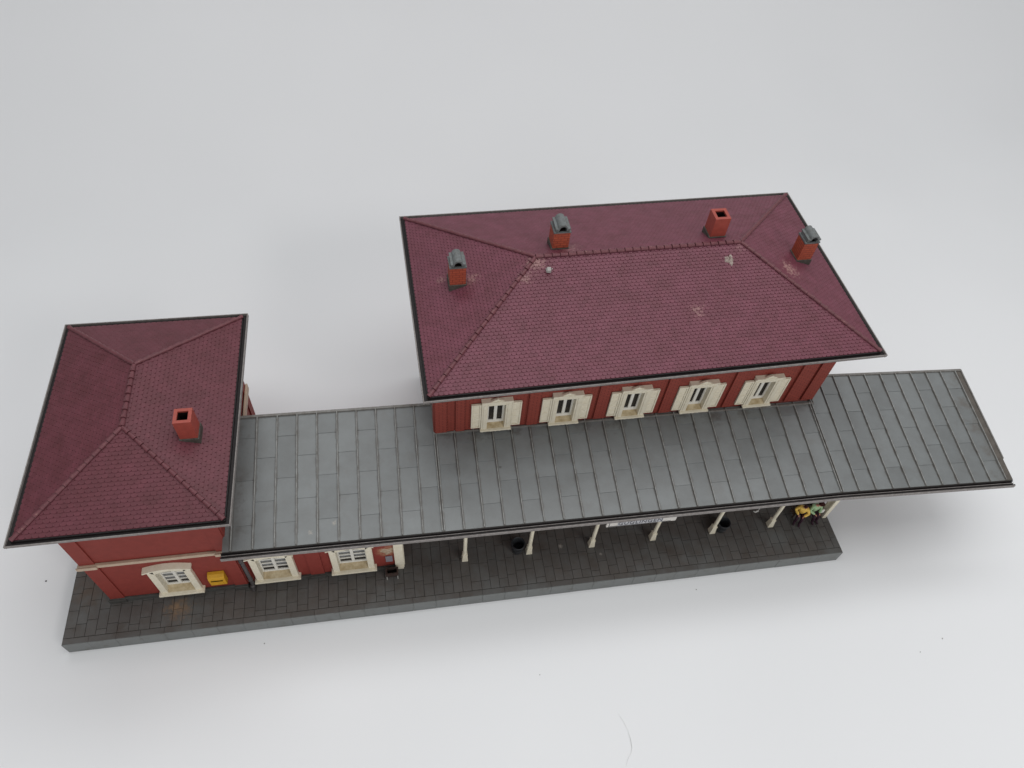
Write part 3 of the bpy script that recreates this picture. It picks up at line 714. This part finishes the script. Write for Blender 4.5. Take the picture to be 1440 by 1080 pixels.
# ------------------------------------------------------------------ small things
def letterbox():
    o=thing('letterbox','bright yellow letterbox on the red wall right of the side building window','letterbox',(8.4,2.28,2.4))
    mb=MB(); x0,x1=7.96,8.84; y=2.272; n=8
    prof=[(y,2.42),(y-.36,2.42),(y-.38,3.18),(y-.33,3.36),(y-.18,3.47),(y,3.50)]
    mb.prism([(x0,a,b) for a,b in prof],(x1-x0,0,0)); mb.build('body',M['yellow'],o,bevel=.03)
    s=MB(); s.box(x0+.12,x1-.12,y-.405,y-.381,2.98,3.04); s.build('slot',M['black'],o)
    p=MB(); p.box(x0+.15,x1-.15,y-.395,y-.372,2.55,2.85); p.build('door',M['yellow'],o,bevel=.01)
letterbox()
def sign():
    o=thing('station_sign','long narrow white name board with dark letters hanging below the canopy gutter','sign',(31.95,1.25,6.2),-.45)
    x0,x1=29.93,33.97; y=1.10; z0,z1=6.10,6.90
    b=MB(); b.box(x0,x1,y,y+.10,z0,z1); b.build('board',M['signwhite'],o,bevel=.015)
    f=MB(); f.box(x0+.62,x1-.80,y-.012,y-.002,z0+.10,z1-.08); f.build('field',M['signgrey'],o)
    k=MB(); k.box(x0+.13,x1-.30,y-.010,y-.002,z0+.045,z0+.085); k.box(x0+.13,x0+.17,y-.010,y-.002,z0+.0855,z1-.08); k.build('border',M['signink'],o)
    cu=bpy.data.curves.new('lettering','FONT'); cu.body='G\u00dcGLINGEN'; cu.size=.50; cu.align_x='CENTER'; cu.extrude=.006; cu.space_character=1.1
    t=bpy.data.objects.new('lettering',cu); COL.objects.link(t); bpy.context.view_layer.update()
    me=bpy.data.meshes.new_from_object(t.evaluated_get(bpy.context.evaluated_depsgraph_get())); me.name='lettering'
    COL.objects.unlink(t); bpy.data.objects.remove(t)
    xs=[v.co.x for v in me.vertices]; sc=(x1-x0-1.50)/(max(xs)-min(xs))
    L=bpy.data.objects.new('lettering',me); COL.objects.link(L); me.materials.clear(); me.materials.append(M['signink'])
    L.parent=o; L.location=((x0+.62+x1-.80)/2-31.95,y-.022-1.25,z0+.17-6.2); L.rotation_euler=(R(90),0,0); L.scale=(sc,1,1)
    for x in (x0+.5,x1-.5):
        h=MB(); h.tube([(x,y+.05,z1-.02),(x,y+.05,7.0)],.03,6); h.build('hanger',M['pale'],o)
sign()
def bins():
    spots=[(25.52,2.62,'round dark open bin standing left of the second canopy post'),(38.62,2.52,'round dark open bin standing right of the fifth canopy post')]
    mb=MB(); prof=[(.30,.01),(.31,.02),(.385,.84),(.42,.86),(.43,.92),(.41,.95),(.37,.94),(.36,.88),(.28,.10),(.05,.09)]
    me=None
    for k,(x,y,l) in enumerate(spots):
        o=thing('litter_bin',l,'bin',(x,y,HP),0,'dark open bins on the platform')
        if k==0:
            b=MB(); b.lathe(prof,(x,y,HP),36); c=b.build('shell',M['binm'],o,smooth=True); me=c.data
            r=MB(); r.lathe([(.335,.28),(.352,.29),(.356,.33),(.343,.34)],(x,y,HP),36); c2=r.build('hoop',M['binm'],o,smooth=True)
        else:
            for s in (c,c2):
                q=s.copy(); COL.objects.link(q); q.parent=o
bins()
def brown_box():
    o=thing('trough','small dark brown open box on pale legs below the grey notice','trough',(17.9,1.95,HP))
    x0,x1,y0,y1=17.58,18.26,1.72,2.14; zb,zt=HP+.22,HP+.62; t=.06
    b=MB(); wall_box(b,x0,x1,y0,y1,zb,zt,0,t=t); b.box(x0+t,x1-t,y0+t,y1-t,zb,zb+.05); b.build('box',M['brownbox'],o,bevel=.012,merge=True)
    r=MB(); r.box(x0-.03,x1+.03,y0-.04,y0-.002,zt-.08,zt+.02); r.box(x0-.03,x0-.002,y0,y1,zt-.08,zt+.02); r.box(x1+.002,x1+.03,y0,y1,zt-.08,zt+.02); r.build('rim',M['brownbox'],o)
    n=MB(); n.box(x0+t+.002,x1-t-.002,y0+t+.002,y1-t-.002,zb+.052,zb+.10); n.build('dark_bottom',M['black'],o)  # near-black slab at the bottom of the open box
    for (x,y) in ((x0+.03,y0-.06),(x1-.03,y0-.06),(x0+.03,y1-.05),(x1-.03,y1-.05)):
        l=MB(); l.box(x-.035,x+.035,y-.035,y+.035,HP+.006,zb+.12); l.build('leg',M['pale'] if y<y0+.1 else M['brownbox'],o,bevel=.01)
brown_box()
def notice():
    o=MB(); o.box(17.62,18.02,2.355,2.412,2.02,2.72); q=o.build('notice_plate',M['plate'],org=(17.82,2.4,2.4),bevel=.012)
    tag(q,'small blank grey notice plate on the red wall below a glue stain','notice')
notice()
def debris():
    b=MB(); x,y,z=27.50,11.50,15.90
    v=Vector((x,y,0))
    b.hexa([(x-.12,y-.14,z),(x+.10,y-.16,z),(x+.13,y+.12,z+.04),(x-.10,y+.14,z+.04),(x-.11,y-.13,z+.15),(x+.10,y-.14,z+.17),(x+.12,y+.11,z+.2),(x-.09,y+.12,z+.18)])
    b.box(x-.15,x-.115,y-.15,y+.12,z+.01,z+.12); b.box(x+.16,x+.22,y+.02,y+.08,z+.05,z+.12)
    q=b.build('plastic_fragment',M['pale'],org=(x,y,z),bevel=.02); tag(q,'tiny grey broken plastic fragment lying on the maroon tiles near the ridge','fragment')
debris()

# ------------------------------------------------------------------ bench and the two seated figures
def bench():
    o=thing('bench','dark brown slatted bench under the seated figures at the platform end','bench',(44.5,3.2,HP))
    x0,x1,y0,y1=43.45,45.4,2.70,3.10; zs=HP+.56
    s=MB()
    for k in range(3): a=y0+k*.14; s.box(x0,x1,a,a+.11,zs-.05,zs)
    s.build('seat',M['bench'],o,bevel=.008)
    b=MB()
    for k in range(2): z=zs+.18+k*.18; b.hexa([(x0,y1+.03,z),(x1,y1+.03,z),(x1,y1+.07,z),(x0,y1+.07,z),(x0,y1+.06,z+.13),(x1,y1+.06,z+.13),(x1,y1+.1,z+.13),(x0,y1+.1,z+.13)])
    b.build('backrest',M['bench'],o)
    for x in (x0+.15,x1-.22):
        l=MB(); l.box(x,x+.07,y0+.02,y0+.09,HP+.005,zs-.052); l.box(x,x+.07,y1+.005,y1+.028,HP+.005,zs+.5); l.box(x,x+.07,y0+.09,y1+.004,zs-.12,zs-.052); l.build('leg',M['bench'],o)
bench()
def skinned(name,pts,edges,rad,material,parent,root=0,lv=2):
    o0=Vector(parent['org']); me=bpy.data.meshes.new(name); me.from_pydata([tuple(Vector(p)-o0) for p in pts],edges,[]); me.materials.append(material)
    ob=bpy.data.objects.new(name,me); COL.objects.link(ob); ob.parent=parent; ob['org']=tuple(o0)
    sk=ob.modifiers.new('Skin','SKIN'); sk.use_smooth_shade=True
    d=me.skin_vertices[0].data
    for i,r in enumerate(rad):
        rr=r if hasattr(r,'__len__') else (r,r); d[i].radius=rr; d[i].use_root=(i==root)
    su=ob.modifiers.new('Sub','SUBSURF'); su.levels=lv; su.render_levels=lv
    return ob
def person(label,x,y,rz,top,legs,hairm,lean=0,tilt=0,hat=None,held=None):
    """seated 1:87 figure; local frame: +f is the way it faces"""
    o=thing('person',label,'person',(x,y,HP))
    f=Vector((math.sin(rz),-math.cos(rz),0)); s=Vector((math.cos(rz),math.sin(rz),0)); z=Vector((0,0,1)); B=Vector((x,y,HP)); K=1.3
    def P(a,b,c): return B+(s*a+f*b+z*c)*K          # a: to its left, b: forward, c: up
    sh=lean
    pel=P(0,0,.56); che=P(0,.06+sh*.5,.90); nk=P(tilt*.3,.10+sh,1.10); hb=P(tilt*.6,.13+sh,1.19); ht=P(tilt,.16+sh*1.1,1.33)
    pts=[pel,P(0,.03+sh*.2,.72),che,P(tilt*.1,.08+sh*.8,1.02),nk,hb,ht]; rad=[.17,.155,.175,.14,.055,.09,.078]; ed=[(0,1),(1,2),(2,3),(3,4),(4,5),(5,6)]
    # nose
    pts.append(P(tilt*.8,.27+sh*1.1,1.235)); rad.append(.016); ed.append((5,7))
    jac=[list(pts[:4]),[.25,.25,.265,.19],[(0,1),(1,2),(2,3)]]
    tro=[[pel],[.165],[]]
    for sg in (-1,1):
        hip=P(sg*.09,.05,.54); kn=P(sg*.12,.44,.53); an=P(sg*.12,.47,.10); toe=P(sg*.13,.62,.05)
        i=len(pts); pts+=[hip,kn,an,toe]; rad+=[.11,.09,.06,.05]; ed+=[(0,i),(i,i+1),(i+1,i+2),(i+2,i+3)]
        j=len(tro[0]); tro[0]+=[hip,kn,P(sg*.12,.46,.13),P(sg*.135,.66,.07)]; tro[1]+=[.13,.11,.08,.062]; tro[2]+=[(0,j),(j,j+1),(j+1,j+2),(j+2,j+3)]
        shd=P(sg*.17,.07+sh*.8,1.02); el=P(sg*.33,.14+sh*.6,.78); wr=P(sg*.13,.36+sh*.4,.70)
        i=len(pts); pts+=[shd,el,wr,P(sg*.10,.42+sh*.4,.69)]; rad+=[.062,.05,.036,.04]; ed+=[(3,i),(i,i+1),(i+1,i+2),(i+2,i+3)]
        palm=i+3
        j=len(jac[0]); jac[0]+=[shd,el,wr]; jac[1]+=[.115,.11,.08]; jac[2]+=[(3,j),(j,j+1),(j+1,j+2)]
        pw=pts[palm]
        for q in range(4):
            t0=pw+s*(sg*(.012*q-.018))+f*.045; t1=t0+f*(.035-.004*abs(q-1))-z*.012
            i=len(pts); pts+=[t0,t1]; rad+=[.010,.008]; ed+=[(palm,i),(i,i+1)]
        t0=pw-s*(sg*.035)+f*.01; i=len(pts); pts+=[t0,t0-s*sg*.01+f*.03]; rad+=[.011,.009]; ed+=[(palm,i),(i,i+1)]
    skinned('body',pts,ed,rad,M['skin'],o)
    skinned('jacket',*[jac[0],jac[2],jac[1]],top,o); skinned('trousers',tro[0],tro[2],tro[1],legs,o)
    h=MB(); c=(hb+ht)/2
    for i in range(7):
        pass
    # hair: cap of a sphere sitting on the crown and nape
    n=14; rows=7; rr=.128; i0=len(h.v); fw=(f*.35+z*-1).normalized()
    ax=(z-f*.45).normalized(); e1=ax.cross(s).normalized(); e2=s
    for a in range(rows+1):
        th=1.75*a/rows
        for q in range(n): ph=2*math.pi*q/n; h.v.append(tuple(c+ax*(rr*math.cos(th))+(e1*math.cos(ph)+e2*math.sin(ph))*rr*math.sin(th)))
    for a in range(rows):
        for q in range(n): h.f.append((i0+a*n+q,i0+a*n+(q+1)%n,i0+(a+1)*n+(q+1)%n,i0+(a+1)*n+q)); h.m.append(0)
    h.build('hair',hairm,o,smooth=True,merge=True)
    for sg in (-1,1):
        e=MB(); ec=hb+f*.083+s*(sg*.034)+z*.03; e.lathe([(.003,-.012),(.011,-.006),(.011,.006),(.003,.012)],tuple(ec),8); e.build('eye',M['speck'],o)
    if hat:
        k=MB(); k.lathe([(.02,.0),(.20,.0),(.20,.022),(.13,.035),(.11,.12),(.02,.13)],tuple(ht-z*.005),18); k.build('hat',hat,o,smooth=False)
    return o,P
person('seated figure in yellow top and dark plum trousers on the bench, leaning to the left',44.00,2.80,R(-30),M['pyellow'],M['pdark'],M['phair'],lean=.02)
po,PP=person('seated figure in green clothes and dark hat next to the cream end pier',44.80,2.86,R(8),M['pgreen'],M['pdark'],M['phair'],tilt=.10,hat=M['phair'])
def bag():
    b=MB(); c=Vector((45.38,2.62,HP+.80)); n=10
    b.hexa([c+Vector(v) for v in ((-.14,-.10,-.16),(.14,-.06,-.16),(.12,.08,-.16),(-.13,.06,-.16),(-.10,-.07,.14),(.11,-.04,.16),(.10,.06,.16),(-.10,.04,.14))])
    q=b.build('bag',M['pwhite'],org=tuple(c),bevel=.05); tag(q,'small white bag held beside the figure in green','bag')
bag()

# ------------------------------------------------------------------ specks and a crease in the paper
def crumbs():
    L=[((-2.1,4.44),.055,'dark crumb on the white paper left of the platform corner'),
       ((10.51,-.84),.035,'tiny dark crumb on the paper just below the left half of the platform edge'),
       ((48.71,-6.24),.035,'lower of two tiny crumbs on the paper beyond the right platform end'),
       ((50.49,-5.66),.04,'upper of two tiny crumbs on the paper beyond the right platform end'),
       ((36.3,-.8),.035,'tiny crumb on the paper right below the platform edge near the right bin'),
       ((25.79,-4.58),.03,'lone tiny crumb on the paper in the middle below the platform')]
    for (x,y),r,l in L:
        b=MB(); n=7; pts=[(x+r*random.uniform(.6,1.3)*math.cos(2*math.pi*q/n),y+r*random.uniform(.6,1.3)*math.sin(2*math.pi*q/n),.004) for q in range(n)]
        b.prism(pts,(0,0,r*.5)); o=b.build('crumb',M['speck'] if r>.05 else M['greyspeck'],org=(x,y,0),bevel=r*.2); tag(o,l,'crumb','crumbs on the paper')
    h=MB(); P=[(29.75,-7.25,.03),(29.93,-7.6,.03),(30.08,-8.1,.035),(30.12,-8.6,.05),(30.1,-9.0,.03),(29.98,-9.25,.03),(29.72,-9.55,.03),(29.55,-9.85,.03)]  # thin raised strand that stands for a crease in the paper
    h.tube(P,[.002,.005,.003,.010,.010,.004,.005,.002],6); o=h.build('paper_crease',M['hair'],org=(29.9,-8.5,0),smooth=True); tag(o,'thin curved grey fibre in the paper near the lower edge','crease')
crumbs()

# ------------------------------------------------------------------ camera, light
cam=bpy.data.cameras.new('camera'); co=bpy.data.objects.new('camera',cam); COL.objects.link(co); S.camera=co
f=Vector((.14364551,.59374058,-.79173108)); r=Vector((.98658001,-.14867043,.0675054)); u=Vector((.07762631,.7908029,.60712843))
co.matrix_world=Matrix(((r.x,u.x,-f.x,19.4297),(r.y,u.y,-f.y,-16.4522),(r.z,u.z,-f.z,43.4707),(0,0,0,1)))
cam.sensor_width=36; cam.lens=36*1049.81/1440; cam.clip_start=1; cam.clip_end=2000
def lamp(name,loc,to,sx,sy,power,col=(1,1,1)):
    l=bpy.data.lights.new(name,'AREA'); l.shape='RECTANGLE'; l.size=sx; l.size_y=sy; l.energy=power; l.color=col
    o=bpy.data.objects.new(name,l); COL.objects.link(o); o.location=loc
    o.rotation_euler=(Vector(to)-Vector(loc)).to_track_quat('-Z','Y').to_euler(); return o
lamp('front_lamp',(101,-98,114),(28,4,4),32,32,43000,(1,.985,.96))
lamp('front_fill_light',(20,-150,78),(26,-45,0),170,80,60000,(1,1,1))  # added broad fill that lifts the front faces; no window stands here
lamp('rear_ceiling_lamp',(62,58,126),(34,-95,0),170,40,66000,(.98,.99,1))
lamp('overhead_fill_light',(24,-2,98),(26,-60,0),90,50,38000,(.99,1,1))  # added soft overhead fill whose falloff leaves the far paper darker
W=bpy.data.worlds.new('World'); S.world=W; W.use_nodes=True
bg=W.node_tree.nodes['Background']; bg.inputs[0].default_value=(.95,.97,1,1); bg.inputs[1].default_value=.27
S.view_settings.view_transform='Standard'; S.view_settings.look='None'; S.view_settings.exposure=0; S.view_settings.gamma=1; S.view_settings.use_curve_mapping=False
S.render.resolution_x=1024; S.render.resolution_y=768
S.render.engine='CYCLES'
